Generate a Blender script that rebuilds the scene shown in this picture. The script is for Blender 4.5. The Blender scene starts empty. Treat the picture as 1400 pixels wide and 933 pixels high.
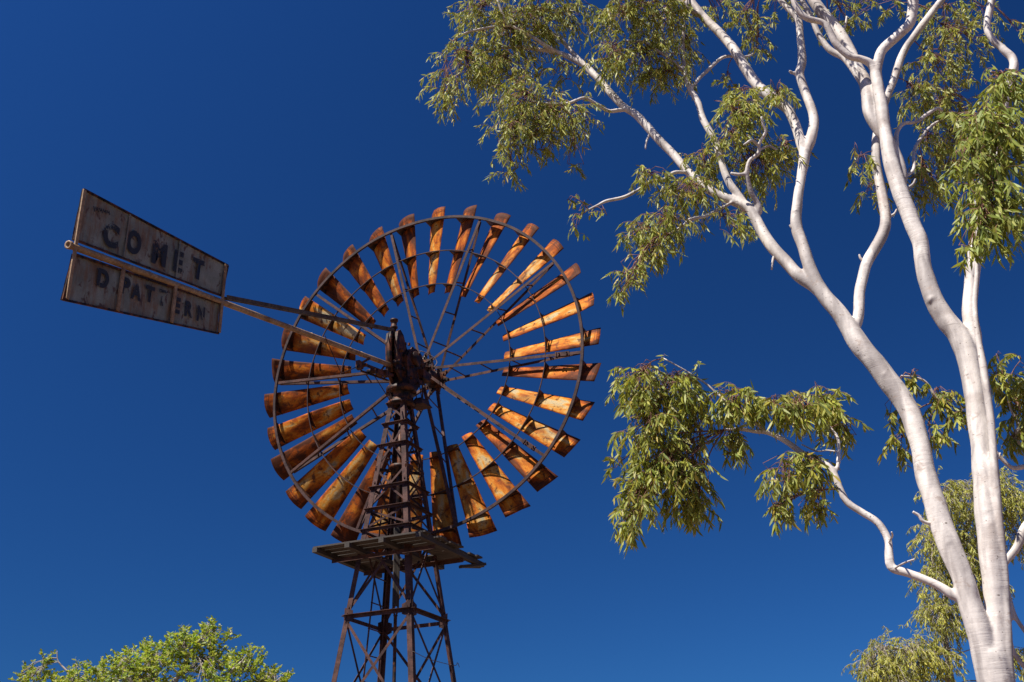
import bpy, bmesh, math, random
import numpy as np
from mathutils import Vector, Matrix, noise as mnoise

# ---------------------------------------------------------------- camera
F, CX, CY = 1556.0, 700.0, 466.5          # focal length and centre in pixels of the 1400 px wide photograph
EYE = np.array([0.0, 0.0, 1.6])
PITCH, ROLL = math.radians(25.0), math.radians(-1.42)
cp, sp, cr, sr = math.cos(PITCH), math.sin(PITCH), math.cos(ROLL), math.sin(ROLL)
R0, U0, FW = np.array([1., 0, 0]), np.array([0, -sp, cp]), np.array([0, cp, sp])
RT, UP = cr*R0 + sr*U0, -sr*R0 + cr*U0

sc = bpy.context.scene
col = sc.collection
cam = bpy.data.cameras.new('camera'); cam.sensor_width = 36.0; cam.lens = 36.0*F/1400.0
cam.clip_start = 0.05; cam.clip_end = 6000
camo = bpy.data.objects.new('camera', cam); col.objects.link(camo)
camo.matrix_world = Matrix(((RT[0], UP[0], -FW[0], EYE[0]), (RT[1], UP[1], -FW[1], EYE[1]), (RT[2], UP[2], -FW[2], EYE[2]), (0, 0, 0, 1)))
sc.camera = camo

# ---------------------------------------------------------------- light
SUN_EL = math.radians(59)
SUN_H = np.array([-0.80, -0.60])           # horizontal direction towards the sun
SD = np.array([SUN_H[0]*math.cos(SUN_EL), SUN_H[1]*math.cos(SUN_EL), math.sin(SUN_EL)])
world = bpy.data.worlds.new('World'); sc.world = world; world.use_nodes = True
wn = world.node_tree; wn.nodes.clear()
sky = wn.nodes.new('ShaderNodeTexSky'); sky.sky_type = 'NISHITA'; sky.sun_disc = False
sky.sun_elevation = SUN_EL; sky.sun_rotation = math.atan2(SUN_H[0], SUN_H[1])
sky.altitude = 600; sky.air_density = 1.0; sky.dust_density = 0.3; sky.ozone_density = 3.0
pol = wn.nodes.new('ShaderNodeMix'); pol.data_type = 'RGBA'; pol.blend_type = 'MULTIPLY'
pol.inputs[0].default_value = 1.0; pol.inputs[7].default_value = (0.152, 0.478, 1.0, 1)   # the dry air and deep blue of the desert sky
bg = wn.nodes.new('ShaderNodeBackground'); bg.inputs[1].default_value = 0.0725
wo = wn.nodes.new('ShaderNodeOutputWorld')
wtc = wn.nodes.new('ShaderNodeTexCoord'); dot = wn.nodes.new('ShaderNodeVectorMath'); dot.operation = 'DOT_PRODUCT'; dot.inputs[1].default_value = tuple(SD)
wn.links.new(wtc.outputs['Generated'], dot.inputs[0])
def wm(op, a, b):
    n = wn.nodes.new('ShaderNodeMath'); n.operation = op
    for i, x in ((0, a), (1, b)):
        if isinstance(x, float): n.inputs[i].default_value = x
        else: wn.links.new(x, n.inputs[i])
    return n.outputs[0]
c2 = wm('MULTIPLY', dot.outputs['Value'], dot.outputs['Value'])           # degree of polarisation of skylight, 90 degrees off the sun
dop = wm('DIVIDE', wm('SUBTRACT', 1.0, c2), wm('ADD', 1.0, c2))
dim = wm('SUBTRACT', 1.0, wm('MULTIPLY', dop, 0.55))
vs_ = wn.nodes.new('ShaderNodeVectorMath'); vs_.operation = 'SCALE'
wn.links.new(sky.outputs[0], vs_.inputs[0]); wn.links.new(dim, vs_.inputs['Scale'])
wn.links.new(vs_.outputs[0], pol.inputs[6]); wn.links.new(pol.outputs[2], bg.inputs[0]); wn.links.new(bg.outputs[0], wo.inputs[0])
sun = bpy.data.lights.new('sun', 'SUN'); sun.energy = 5.0; sun.angle = math.radians(0.53); sun.color = (1.0, 0.95, 0.87)
suno = bpy.data.objects.new('sun', sun); col.objects.link(suno)
suno.rotation_euler = Vector(SD).to_track_quat('Z', 'Y').to_euler(); suno.location = (-30, -20, 50)
sc.view_settings.view_transform = 'Standard'; sc.view_settings.look = 'None'
sc.view_settings.exposure = 0.8; sc.view_settings.gamma = 1.0

# ---------------------------------------------------------------- helpers
rng = random.Random(11)

def ray(px, py):
    u, v = px-CX, py-CY
    uu, vv = cr*u+sr*v, -sr*u+cr*v
    return np.array([uu, F*cp+vv*sp, F*sp-vv*cp])

def at(px, py, Y):                          # the point seen at a pixel, Y metres out
    d = ray(px, py); return EYE + d*(Y/d[1])

def mpp(P):                                 # metres per pixel at a point
    return float((np.asarray(P)-EYE) @ FW)/F

def nrm(v):
    v = np.asarray(v, float); n = np.linalg.norm(v); return v/n if n > 1e-12 else v

class MB:
    def __init__(s): s.v, s.f, s.m, s.uv, s.sm = [], [], [], {}, []
    def add(s, vs, fs, mi=0, smooth=False, uvs=None):
        o = len(s.v); s.v += [tuple(map(float, p)) for p in vs]
        for k, f in enumerate(fs):
            if uvs is not None: s.uv[len(s.f)] = [uvs[i] for i in f]
            s.f.append(tuple(i+o for i in f)); s.m.append(mi); s.sm.append(smooth)
    def prism(s, p0, p1, prof, x, y, mi=0):                 # a profile polygon swept from p0 to p1
        p0, p1, x, y = map(np.asarray, (p0, p1, x, y)); n = len(prof)
        a = [p0+x*q[0]+y*q[1] for q in prof]; b = [p1+x*q[0]+y*q[1] for q in prof]
        fs = [(i, (i+1) % n, n+(i+1) % n, n+i) for i in range(n)] + [tuple(range(n-1, -1, -1)), tuple(range(n, 2*n))]
        s.add(a+b, fs, mi)
    def bar(s, p0, p1, w, t, normal, mi=0):                 # flat bar: w across, t along the normal
        d = nrm(np.asarray(p1)-np.asarray(p0)); x = nrm(np.cross(np.asarray(normal, float), d)); y = np.cross(d, x)
        s.prism(p0, p1, [(-w/2, -t/2), (w/2, -t/2), (w/2, t/2), (-w/2, t/2)], x, y, mi)
    def angle(s, p0, p1, w, t, x, y, mi=0):                 # L section, corner on the line
        s.prism(p0, p1, [(0, 0), (w, 0), (w, t), (t, t), (t, w), (0, w)], x, y, mi)
    def box(s, c, hx, hy, hz, X=(1, 0, 0), Y=(0, 1, 0), Z=(0, 0, 1), mi=0):
        X, Y, Z, c = map(lambda q: np.asarray(q, float), (X, Y, Z, c))
        s.prism(c-Z*hz, c+Z*hz, [(-hx, -hy), (hx, -hy), (hx, hy), (-hx, hy)], X, Y, mi)
    def plate(s, pts, normal, th, mi=0):
        n = len(pts); nn = nrm(normal)*th/2
        a = [np.asarray(p)-nn for p in pts]; b = [np.asarray(p)+nn for p in pts]
        s.add(a+b, [(i, (i+1) % n, n+(i+1) % n, n+i) for i in range(n)] + [tuple(range(n-1, -1, -1)), tuple(range(n, 2*n))], mi)
    def tube(s, pts, rad, sides=10, mi=0, smooth=True, wob=0.0, closed_ends=True):
        pts = [np.asarray(p, float) for p in pts]; n = len(pts)
        if not hasattr(rad, '__len__'): rad = [rad]*n
        t0 = nrm(pts[1]-pts[0]); x = nrm(np.cross(t0, (0, 0, 1) if abs(t0[2]) < .9 else (1, 0, 0)))
        vs, fs = [], []
        for i in range(n):
            t = nrm(pts[min(i+1, n-1)]-pts[max(i-1, 0)]); x = nrm(x-t*(x@t)); y = np.cross(t, x)
            for k in range(sides):
                a = 2*math.pi*k/sides; r = rad[i]
                d = math.cos(a)*x+math.sin(a)*y
                if wob: r *= 1+wob*mnoise.noise(Vector(pts[i]*2.2+d*1.3))
                vs.append(pts[i]+d*r)
        for i in range(n-1):
            for k in range(sides):
                k2 = (k+1) % sides
                fs.append((i*sides+k, i*sides+k2, (i+1)*sides+k2, (i+1)*sides+k))
        if closed_ends: fs += [tuple(range(sides-1, -1, -1)), tuple((n-1)*sides+k for k in range(sides))]
        s.add(vs, fs, mi, smooth)
    def lathe(s, c, axis, prof, sides=24, mi=0, smooth=True):   # prof: (distance along the axis, radius)
        z = nrm(axis); s.tube_like([np.asarray(c)+z*h for h, r in prof], [r for h, r in prof], z, sides, mi, smooth)
    def tube_like(s, pts, rad, z, sides, mi, smooth):
        x = nrm(np.cross(z, (0, 0, 1) if abs(z[2]) < .9 else (1, 0, 0))); y = np.cross(z, x); n = len(pts); vs = []
        for p, r in zip(pts, rad): vs += [p+(x*math.cos(2*math.pi*k/sides)+y*math.sin(2*math.pi*k/sides))*r for k in range(sides)]
        fs = [(i*sides+k, i*sides+(k+1) % sides, (i+1)*sides+(k+1) % sides, (i+1)*sides+k) for i in range(n-1) for k in range(sides)]
        fs += [tuple(range(sides-1, -1, -1)), tuple((n-1)*sides+k for k in range(sides))]
        s.add(vs, fs, mi, smooth)
    def mesh(s, name, mats):
        me = bpy.data.meshes.new(name); me.from_pydata(s.v, [], s.f)
        for m in (mats if isinstance(mats, (list, tuple)) else [mats]): me.materials.append(m)
        me.polygons.foreach_set('material_index', s.m); me.polygons.foreach_set('use_smooth', s.sm)
        if s.uv:
            ul = me.uv_layers.new(name='UVMap')
            for p in me.polygons:
                if p.index in s.uv:
                    for li, q in zip(p.loop_indices, s.uv[p.index]): ul.data[li].uv = q
        me.update(); return me
    def build(s, name, mats, parent=None, recalc=True):
        me = s.mesh(name, mats)
        if recalc and len(s.f) < 60000:
            b = bmesh.new(); b.from_mesh(me); bmesh.ops.recalc_face_normals(b, faces=b.faces); b.to_mesh(me); b.free()
        return link(name, me, parent)

def link(name, me, parent=None):
    o = bpy.data.objects.new(name, me); col.objects.link(o)
    if parent is not None: o.parent = parent
    return o

def tag(o, label=None, cat=None, group=None, kind=None):
    if label: o['label'] = label
    if cat: o['category'] = cat
    if group: o['group'] = group
    if kind: o['kind'] = kind
    return o

def crom(P, n):                              # Catmull-Rom through rows of P
    P = np.asarray(P, float); P = np.vstack([2*P[0]-P[1], P, 2*P[-1]-P[-2]]); out = []
    for i in range(1, len(P)-2):
        for k in range(n):
            t = k/n; a, b, c, d = P[i-1:i+3]
            out.append(.5*((2*b)+(c-a)*t+(2*a-5*b+4*c-d)*t*t+(-a+3*b-3*c+d)*t**3))
    out.append(P[-2]); return np.array(out)

# ---------------------------------------------------------------- materials
def newmat(name):
    m = bpy.data.materials.new(name); m.use_nodes = True; nt = m.node_tree
    return m, nt, nt.nodes['Principled BSDF']
def nd(nt, t, **kw):
    n = nt.nodes.new(t)
    for k, v in kw.items(): setattr(n, k, v)
    return n
def ramp(nt, src, stops):
    r = nd(nt, 'ShaderNodeValToRGB'); e = r.color_ramp.elements
    while len(e) < len(stops): e.new(0.5)
    for q, (p, c) in zip(e, stops):
        q.position = p; q.color = (*c, 1) if hasattr(c, '__len__') else (c, c, c, 1)
    nt.links.new(src, r.inputs[0]); return r.outputs[0]
def noise(nt, vec, scale, detail=4, rough=.55, dist=0.0):
    n = nd(nt, 'ShaderNodeTexNoise'); n.inputs['Scale'].default_value = scale; n.inputs['Detail'].default_value = detail
    n.inputs['Roughness'].default_value = rough; n.inputs['Distortion'].default_value = dist
    if vec is not None: nt.links.new(vec, n.inputs['Vector'])
    return n.outputs['Fac']
def mixc(nt, fac, a, b, blend='MIX'):
    n = nd(nt, 'ShaderNodeMix', data_type='RGBA', blend_type=blend)
    for i, x in ((0, fac), (6, a), (7, b)):
        if isinstance(x, bpy.types.NodeSocket): nt.links.new(x, n.inputs[i])
        else: n.inputs[i].default_value = x if i == 0 else (*x, 1)
    return n.outputs[2]
def mth(nt, op, a, b=0.0, clamp=False):
    n = nd(nt, 'ShaderNodeMath', operation=op, use_clamp=clamp)
    for i, x in ((0, a), (1, b)):
        if isinstance(x, bpy.types.NodeSocket): nt.links.new(x, n.inputs[i])
        else: n.inputs[i].default_value = x
    return n.outputs[0]
def vscale(nt, vec, s, off=None):
    n = nd(nt, 'ShaderNodeMapping'); n.inputs['Scale'].default_value = s; nt.links.new(vec, n.inputs[0])
    if off is not None: nt.links.new(off, n.inputs['Location'])
    return n.outputs[0]
def bump(nt, b, h, strength, dist):
    n = nd(nt, 'ShaderNodeBump'); n.inputs['Strength'].default_value = strength; n.inputs['Distance'].default_value = dist
    nt.links.new(h, n.inputs['Height']); nt.links.new(n.outputs[0], b.inputs['Normal'])

def mat_sail():
    m, nt, b = newmat('rusted_sail_sheet')
    tc = nd(nt, 'ShaderNodeTexCoord'); oi = nd(nt, 'ShaderNodeObjectInfo')
    rnd = oi.outputs['Random']
    cmb = nd(nt, 'ShaderNodeCombineXYZ')
    for i in range(3): nt.links.new(mth(nt, 'MULTIPLY', rnd, (37., 91., 53.)[i]), cmb.inputs[i])
    P = vscale(nt, tc.outputs['Object'], (1, 1, 1), cmb.outputs[0])
    Pl = vscale(nt, tc.outputs['Object'], (2.6, .9, 2.6), cmb.outputs[0])
    sep = nd(nt, 'ShaderNodeSeparateXYZ'); nt.links.new(tc.outputs['UV'], sep.inputs[0])
    u, v = sep.outputs[0], sep.outputs[1]
    csep = nd(nt, 'ShaderNodeSeparateColor'); nt.links.new(oi.outputs['Color'], csep.inputs[0])   # rust of each sail, with the dimness of the left sails put in
    edge = mth(nt, 'ABSOLUTE', mth(nt, 'SUBTRACT', u, .5))              # 0 in the middle, .5 at the edges
    edge = mth(nt, 'POWER', mth(nt, 'MULTIPLY', edge, 2), 3)
    tip = mth(nt, 'POWER', mth(nt, 'ABSOLUTE', mth(nt, 'MULTIPLY', mth(nt, 'SUBTRACT', v, .45), 1.9)), 6)
    n1 = noise(nt, Pl, 2.2, 6, .6, .4)
    s = mth(nt, 'ADD', n1, mth(nt, 'ADD', mth(nt, 'MULTIPLY', edge, .22), mth(nt, 'MULTIPLY', tip, .2)))
    s = mth(nt, 'ADD', s, mth(nt, 'MULTIPLY', mth(nt, 'SUBTRACT', csep.outputs[0], .42), .55))
    base = ramp(nt, s, [(.30, (.37, .33, .21)), (.40, (.50, .33, .14)), (.46, (.55, .26, .045)), (.53, (.54, .17, .013)), (.64, (.34, .07, .005)), (.78, (.07, .018, .005))])
    blot = ramp(nt, noise(nt, P, 8, 5, .62, .4), [(.54, 0.0), (.64, .9)])
    base = mixc(nt, blot, base, (.10, .034, .014))
    big = ramp(nt, noise(nt, Pl, 1.1, 3, .5), [(.52, 0.0), (.68, .7)])
    base = mixc(nt, big, base, (.11, .038, .02))
    fine = ramp(nt, noise(nt, P, 60, 3, .7), [(.35, .55), (.65, 1.2)])
    base = mixc(nt, .55, base, fine, 'MULTIPLY')
    bead = mth(nt, 'LESS_THAN', mth(nt, 'ABSOLUTE', mth(nt, 'SUBTRACT', v, .945)), .003)
    bead2 = mth(nt, 'LESS_THAN', mth(nt, 'ABSOLUTE', mth(nt, 'SUBTRACT', v, .968)), .0025)
    base = mixc(nt, mth(nt, 'MULTIPLY', mth(nt, 'ADD', bead, bead2), .75), base, (.035, .014, .008))
    nt.links.new(base, b.inputs['Base Color'])
    b.inputs['Roughness'].default_value = .72; b.inputs['Specular IOR Level'].default_value = .12
    bump(nt, b, noise(nt, P, 14, 5, .6), .35, .012)
    return m

def mat_metal(name, c1, c2, c3, scale=6, rough=.65, lo=.42, hi=.62, spots=.7):
    m, nt, b = newmat(name); tc = nd(nt, 'ShaderNodeTexCoord')
    geo = nd(nt, 'ShaderNodeNewGeometry'); P = geo.outputs['Position']
    base = ramp(nt, noise(nt, P, scale, 6, .65, .3), [(lo, c1), ((lo+hi)/2, c2), (hi, c3)])
    f = ramp(nt, noise(nt, P, scale*7, 3, .7), [(.35, 1-spots*.6), (.65, 1.15)])
    base = mixc(nt, .8, base, f, 'MULTIPLY'); nt.links.new(base, b.inputs['Base Color'])
    b.inputs['Roughness'].default_value = rough; b.inputs['Specular IOR Level'].default_value = .18
    bump(nt, b, noise(nt, P, scale*5, 4, .6), .3, .006); return m

def mat_vane():
    m, nt, b = newmat('weathered_vane_sheet'); tc = nd(nt, 'ShaderNodeTexCoord'); P = tc.outputs['Object']
    base = ramp(nt, noise(nt, P, 2.5, 6, .6, .2), [(.35, (.15, .158, .122)), (.5, (.225, .236, .19)), (.66, (.29, .302, .252))])
    strk = noise(nt, vscale(nt, P, (9, 9, 1.3)), 1.0, 6, .7, .3)
    patch = noise(nt, P, 1.6, 4, .6)
    r = ramp(nt, mth(nt, 'ADD', mth(nt, 'MULTIPLY', strk, .62), mth(nt, 'MULTIPLY', patch, .48)), [(.52, 0.0), (.64, .85)])
    base = mixc(nt, r, base, (.19, .10, .042))
    base = mixc(nt, ramp(nt, noise(nt, vscale(nt, P, (1, 1, .6)), 10, 4, .62, .6), [(.575, 0.0), (.64, .9)]), base, (.085, .035, .02))
    base = mixc(nt, .35, base, ramp(nt, noise(nt, P, 45, 3, .7), [(.3, .5), (.7, 1.2)]), 'MULTIPLY')
    nt.links.new(base, b.inputs['Base Color']); b.inputs['Roughness'].default_value = .6
    bump(nt, b, noise(nt, P, 3.5, 3, .5), .3, .02); return m

def mat_paint():                                                       # old black sign paint, flaked off in patches
    m, nt, b = newmat('flaked_black_paint'); tc = nd(nt, 'ShaderNodeNewGeometry'); P = tc.outputs['Position']
    b.inputs['Base Color'].default_value = (.018, .017, .018, 1); b.inputs['Roughness'].default_value = .6
    tr = nd(nt, 'ShaderNodeBsdfTransparent'); mx = nd(nt, 'ShaderNodeMixShader')
    g = mth(nt, 'ADD', mth(nt, 'MULTIPLY', noise(nt, P, 4.2, 3, .5), .55), mth(nt, 'MULTIPLY', noise(nt, P, 24, 4, .6), .45))
    f = ramp(nt, g, [(.545, .0), (.605, 1.0)])
    nt.links.new(f, mx.inputs[0]); nt.links.new(b.outputs[0], mx.inputs[1]); nt.links.new(tr.outputs[0], mx.inputs[2])
    nt.links.new(mx.outputs[0], nt.nodes['Material Output'].inputs[0]); return m

def mat_wood():
    m, nt, b = newmat('weathered_timber'); geo = nd(nt, 'ShaderNodeTexCoord'); P = geo.outputs['UV']
    base = ramp(nt, noise(nt, vscale(nt, P, (1.5, 30, 1)), 1.0, 6, .65), [(.3, (.018, .013, .010)), (.5, (.04, .031, .024)), (.72, (.11, .088, .07))])
    nt.links.new(base, b.inputs['Base Color']); b.inputs['Roughness'].default_value = .85
    bump(nt, b, noise(nt, vscale(nt, P, (1.5, 40, 1)), 1.0, 5, .6), .5, .006); return m

def mat_bark(name, light, mid, dark):
    m, nt, b = newmat(name); tc = nd(nt, 'ShaderNodeTexCoord'); P = tc.outputs['Object']
    n1 = noise(nt, P, 1.5, 5, .6, .5)
    base = ramp(nt, n1, [(.34, mid), (.47, light), (.6, light), (.74, mid)])
    pk = ramp(nt, noise(nt, vscale(nt, P, (2.4, 2.4, .8)), 1.6, 5, .6, .5), [(.55, 0.0), (.72, .7)])
    base = mixc(nt, pk, base, (mid[0]*.92, mid[1]*.82, mid[2]*.80))
    wr = noise(nt, vscale(nt, P, (1.2, 1.2, 11)), 1.5, 5, .65, .6)
    base = mixc(nt, ramp(nt, wr, [(.66, 0.0), (.73, .5)]), base, dark)
    gp = ramp(nt, noise(nt, vscale(nt, P, (3.2, 3.2, .55)), 1.3, 4, .55, .8), [(.47, 0.0), (.62, .8)])  # soft grey patches, largely dappled leaf shadow put into the bark colour
    base = mixc(nt, gp, base, (mid[0]*.72, mid[1]*.74, mid[2]*.78))
    fl = ramp(nt, noise(nt, vscale(nt, P, (1, 1, 1.6)), 7, 5, .7, .8), [(.60, 0.0), (.66, .55)])
    base = mixc(nt, fl, base, (mid[0]*.8, mid[1]*.70, mid[2]*.62))
    sp_ = ramp(nt, noise(nt, P, 24, 2, .5), [(.69, 0.0), (.73, .8)])
    base = mixc(nt, sp_, base, dark)
    base = mixc(nt, .3, base, ramp(nt, noise(nt, P, 60, 3, .7), [(.3, .75), (.7, 1.1)]), 'MULTIPLY')
    nt.links.new(base, b.inputs['Base Color']); b.inputs['Roughness'].default_value = .6; b.inputs['Specular IOR Level'].default_value = .3
    msk = ramp(nt, noise(nt, P, 1.1, 3, .5), [(.50, 0.05), (.64, 1.0)])
    h = mth(nt, 'ADD', mth(nt, 'MULTIPLY', mth(nt, 'MULTIPLY', wr, msk), .9), mth(nt, 'MULTIPLY', noise(nt, P, 5, 4, .5), .8))
    bump(nt, b, h, .42, .025); return m

def mat_leaf(name, cols, trans=.28):
    m, nt, b = newmat(name); geo = nd(nt, 'ShaderNodeNewGeometry')
    n = len(cols); base = ramp(nt, geo.outputs['Random Per Island'], [(i/(n-1), c) for i, c in enumerate(cols)])
    base = mixc(nt, .5, base, ramp(nt, noise(nt, geo.outputs['Position'], 1.7, 2, .5), [(.3, .62), (.7, 1.35)]), 'MULTIPLY')
    nt.links.new(base, b.inputs['Base Color']); b.inputs['Roughness'].default_value = .5; b.inputs['Specular IOR Level'].default_value = .35
    t = nd(nt, 'ShaderNodeBsdfTranslucent'); nt.links.new(mixc(nt, .6, base, (1.0, 1.0, .35), 'MULTIPLY'), t.inputs[0])
    mx = nd(nt, 'ShaderNodeMixShader'); mx.inputs[0].default_value = trans
    nt.links.new(b.outputs[0], mx.inputs[1]); nt.links.new(t.outputs[0], mx.inputs[2])
    nt.links.new(mx.outputs[0], nt.nodes['Material Output'].inputs[0]); return m

def mat_soil():
    m, nt, b = newmat('red_desert_soil'); geo = nd(nt, 'ShaderNodeNewGeometry'); P = geo.outputs['Position']
    base = ramp(nt, noise(nt, P, .25, 8, .65), [(.3, (.11, .06, .036)), (.55, (.15, .09, .056)), (.75, (.19, .135, .09))])
    base = mixc(nt, .5, base, ramp(nt, noise(nt, P, 18, 4, .7), [(.3, .6), (.7, 1.2)]), 'MULTIPLY')
    nt.links.new(base, b.inputs['Base Color']); b.inputs['Roughness'].default_value = .95
    bump(nt, b, noise(nt, P, 6, 6, .6), .5, .05); return m

M_SAIL = mat_sail()
M_FRAME = mat_metal('rusted_angle_iron', (.095, .044, .033), (.064, .030, .024), (.035, .017, .014), 5)
M_RING = mat_metal('rusted_hoop_iron', (.075, .041, .035), (.052, .029, .025), (.03, .017, .015), 4)
M_IRON = mat_metal('oily_cast_iron', (.12, .04, .014), (.03, .014, .010), (.011, .008, .007), 7, .5)
M_BOOM = mat_metal('tan_painted_pipe', (.38, .26, .155), (.30, .19, .105), (.16, .08, .04), 4, .45, .42, .7)
M_VANE = mat_vane(); M_PAINT = mat_paint(); M_WOOD = mat_wood()
M_WIRE = mat_metal('dull_wire', (.25, .22, .2), (.2, .17, .15), (.15, .12, .1), 5)
M_BARK = mat_bark('white_gum_bark', (.62, .56, .505), (.40, .34, .30), (.12, .09, .072))
M_BARK2 = mat_bark('grey_branch_bark', (.42, .36, .30), (.28, .23, .19), (.10, .08, .07))
M_TWIG = mat_metal('reddish_twig', (.25, .12, .08), (.20, .10, .07), (.14, .07, .05), 9, .7)
M_LEAF = mat_leaf('gum_leaf', [(.13, .17, .03), (.24, .28, .044), (.36, .38, .06), (.44, .415, .06), (.33, .37, .12), (.46, .34, .04)], .42)
M_LEAFN = mat_leaf('near_gum_leaf', [(.20, .26, .055), (.29, .35, .07), (.36, .395, .075), (.40, .39, .07), (.33, .38, .14)], .42)  # paler greens for the near right clump
M_LEAFB = mat_leaf('far_gum_leaf', [(.24, .265, .05), (.37, .385, .065), (.47, .46, .075), (.52, .46, .08), (.41, .42, .125)], .42)
M_LEAFL = mat_leaf('bright_broad_leaf', [(.19, .30, .03), (.30, .41, .042), (.41, .46, .05), (.48, .47, .06), (.34, .43, .13)], .45)

# ---------------------------------------------------------------- ground
g = MB(); N = 24
for i in range(N+1):
    for j in range(N+1):
        x, y = (i/N-.5), (j/N-.5)
        g.v.append((math.copysign(abs(x*2)**2.2, x)*2500, math.copysign(abs(y*2)**2.2, y)*2500, 0.0))
for i in range(N):
    for j in range(N):
        a = i*(N+1)+j; g.f.append((a, a+N+1, a+N+2, a+1)); g.m.append(0); g.sm.append(False)
tag(g.build('ground', mat_soil()), 'flat red desert soil stretching to the horizon', kind='structure')

# ================================================================ the windmill
CW = np.array([-1.883, 21.338, 10.985])                # wheel centre
AZ = math.radians(21.95)
A = np.array([-math.sin(AZ), -math.cos(AZ), 0.]); E1 = np.array([math.cos(AZ), -math.sin(AZ), 0.]); ZU = np.array([0, 0, 1.])
TW = CW+A*.822                                         # mast axis
BASE = np.array([TW[0], TW[1], 0.])
mill = bpy.data.objects.new('windmill', None); col.objects.link(mill); mill.location = BASE
tag(mill, 'rusty multi-blade windmill with grey lettered tail vane on a steel lattice tower', 'windmill')
AL = 0.366
D1 = np.array([math.cos(AL), math.sin(AL), 0.]); DN = np.array([-math.sin(AL), math.cos(AL), 0.])
RAD = [-D1, -DN, D1, DN]                               # left, near, right, back leg

def hd(z): return 1.647+(0.292-1.647)*(z-1.6)/8.0      # half diagonal of the tower at a height
def leg(i, z): return RAD[i % 4]*hd(z)+ZU*z            # all mill meshes are local to BASE

# --- tower
tw = MB()
tw.lathe((0, 0, 9.86), ZU, [(0, .27), (.06, .27), (.06, .22), (.26, .22), (.26, .30), (.36, .30), (.36, .235), (.52, .235), (.54, .19), (.7, .17)], 20)
for k in range(8):
    a = k*math.pi/4+.2; tw.lathe((math.cos(a)*.27, math.sin(a)*.27, 10.11), ZU, [(0, .028), (.12, .028)], 6, 0, False)
for i in range(4):
    tw.plate([leg(i, 9.88)+q for q in (ZU*-.04, ZU*.2, RAD[(i+1) % 4]*.10+ZU*.2, RAD[(i+1) % 4]*.1-RAD[i]*.1-ZU*.04)], np.cross(RAD[i]-RAD[(i+1) % 4], ZU), .012)
tower = tw.build('tower', M_IRON, mill)
for i in range(4):
    m = MB(); f1 = nrm(RAD[(i+1) % 4]-RAD[i]); f2 = nrm(RAD[(i+3) % 4]-RAD[i])
    m.angle(leg(i, 0), leg(i, 10.05), .098, .011, f1, f2)
    for z in (2.6, 5.85, 6.9, 8.2):
        for ff in (f1, f2):
            for dz in (-.05, .05): m.box(leg(i, z+dz)+ff*.05-np.cross(ff, ZU)*0, .014, .02, .014, ff, np.cross(ff, ZU))
    m.build('leg', M_FRAME, tower)
GZ = [9.88, 9.45, 9.01, 8.16, 7.74, 7.34, 5.77, 3.6, 1.4]
def fnorm(i): return nrm(RAD[i]+RAD[(i+1) % 4])
for i in range(4):
    n = fnorm(i)
    for z in GZ:
        m = MB(); p, q = leg(i, z), leg(i+1, z); d = nrm(q-p); w = .052 if z > 6 else .07
        ext = .035 if z > 6 else .01
        m.angle(p-d*ext+n*.008, q+d*ext+n*.008, w, .008, n, -ZU)
        for e in (p+d*.03, q-d*.03): m.box(e+n*.02-ZU*.03, .016, .014, .016, d, n)
        m.build('girt', M_FRAME, tower)
    def brace(p, q, w=.038, o=-.012):
        m = MB(); m.bar(p+n*o, q+n*o, w, .008, n); m.build('brace', M_FRAME, tower)
    mid = lambda z: (leg(i, z)+leg(i+1, z))/2
    brace(leg(i, 9.86), leg(i+1, 9.47)); brace(leg(i+1, 9.86), leg(i, 9.47), .038, -.024)
    brace(leg(i, 9.42), mid(9.04)); brace(leg(i+1, 9.42), mid(9.04), .038, -.024)
    brace(mid(8.98), leg(i, 8.56)); brace(mid(8.98), leg(i+1, 8.56), .038, -.024)
    brace(leg(i, 8.54), mid(8.19)); brace(leg(i+1, 8.54), mid(8.19), .038, -.024)
    brace(mid(8.13), leg(i, 7.76)); brace(mid(8.13), leg(i+1, 7.76), .038, -.024)
    brace(leg(i, 7.72), leg(i+1, 7.36)); brace(leg(i+1, 7.72), leg(i, 7.36), .038, -.024)
    for z1, z0 in ((7.32, 5.8), (5.72, 3.64), (3.55, 1.45)):
        brace(leg(i, z1), leg(i+1, z0), .05); brace(leg(i+1, z1), leg(i, z0), .05, -.026)
for z in (2.6, 4.75, 6.5): pass
for i in range(4):
    n = fnorm(i)
    for z in (3.6, 5.77, 1.4):
        for a_, b_ in ((i, i+1), (i+1, i)):
            p = leg(a_, z)+n*.016; d = nrm(leg(b_, z)-leg(a_, z)); m = MB()
            m.plate([p-ZU*.16+d*.01, p-ZU*.10+d*.17, p+ZU*.07+d*.17, p+ZU*.13+d*.01], n, .008)
            for q_ in (p-ZU*.06+d*.06, p-ZU*.03+d*.13, p+ZU*.03+d*.06, p-ZU*.11+d*.03): m.lathe(q_, n, [(0, .012), (.016, .012)], 6, 0, False)
            m.build('gusset_plate', M_FRAME, tower)
m = MB(); m.tube(crom([leg(1, 5.0)+(-.02)*DN, leg(1, 5.02)*.6+leg(2, 4.95)*.4-ZU*.03, leg(2, 4.98), leg(2, 5.0)+D1*.07+ZU*.03, leg(2, 4.95)+D1*.1], 6), .006, 5); m.build('loose_wire', M_WIRE, tower)
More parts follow.
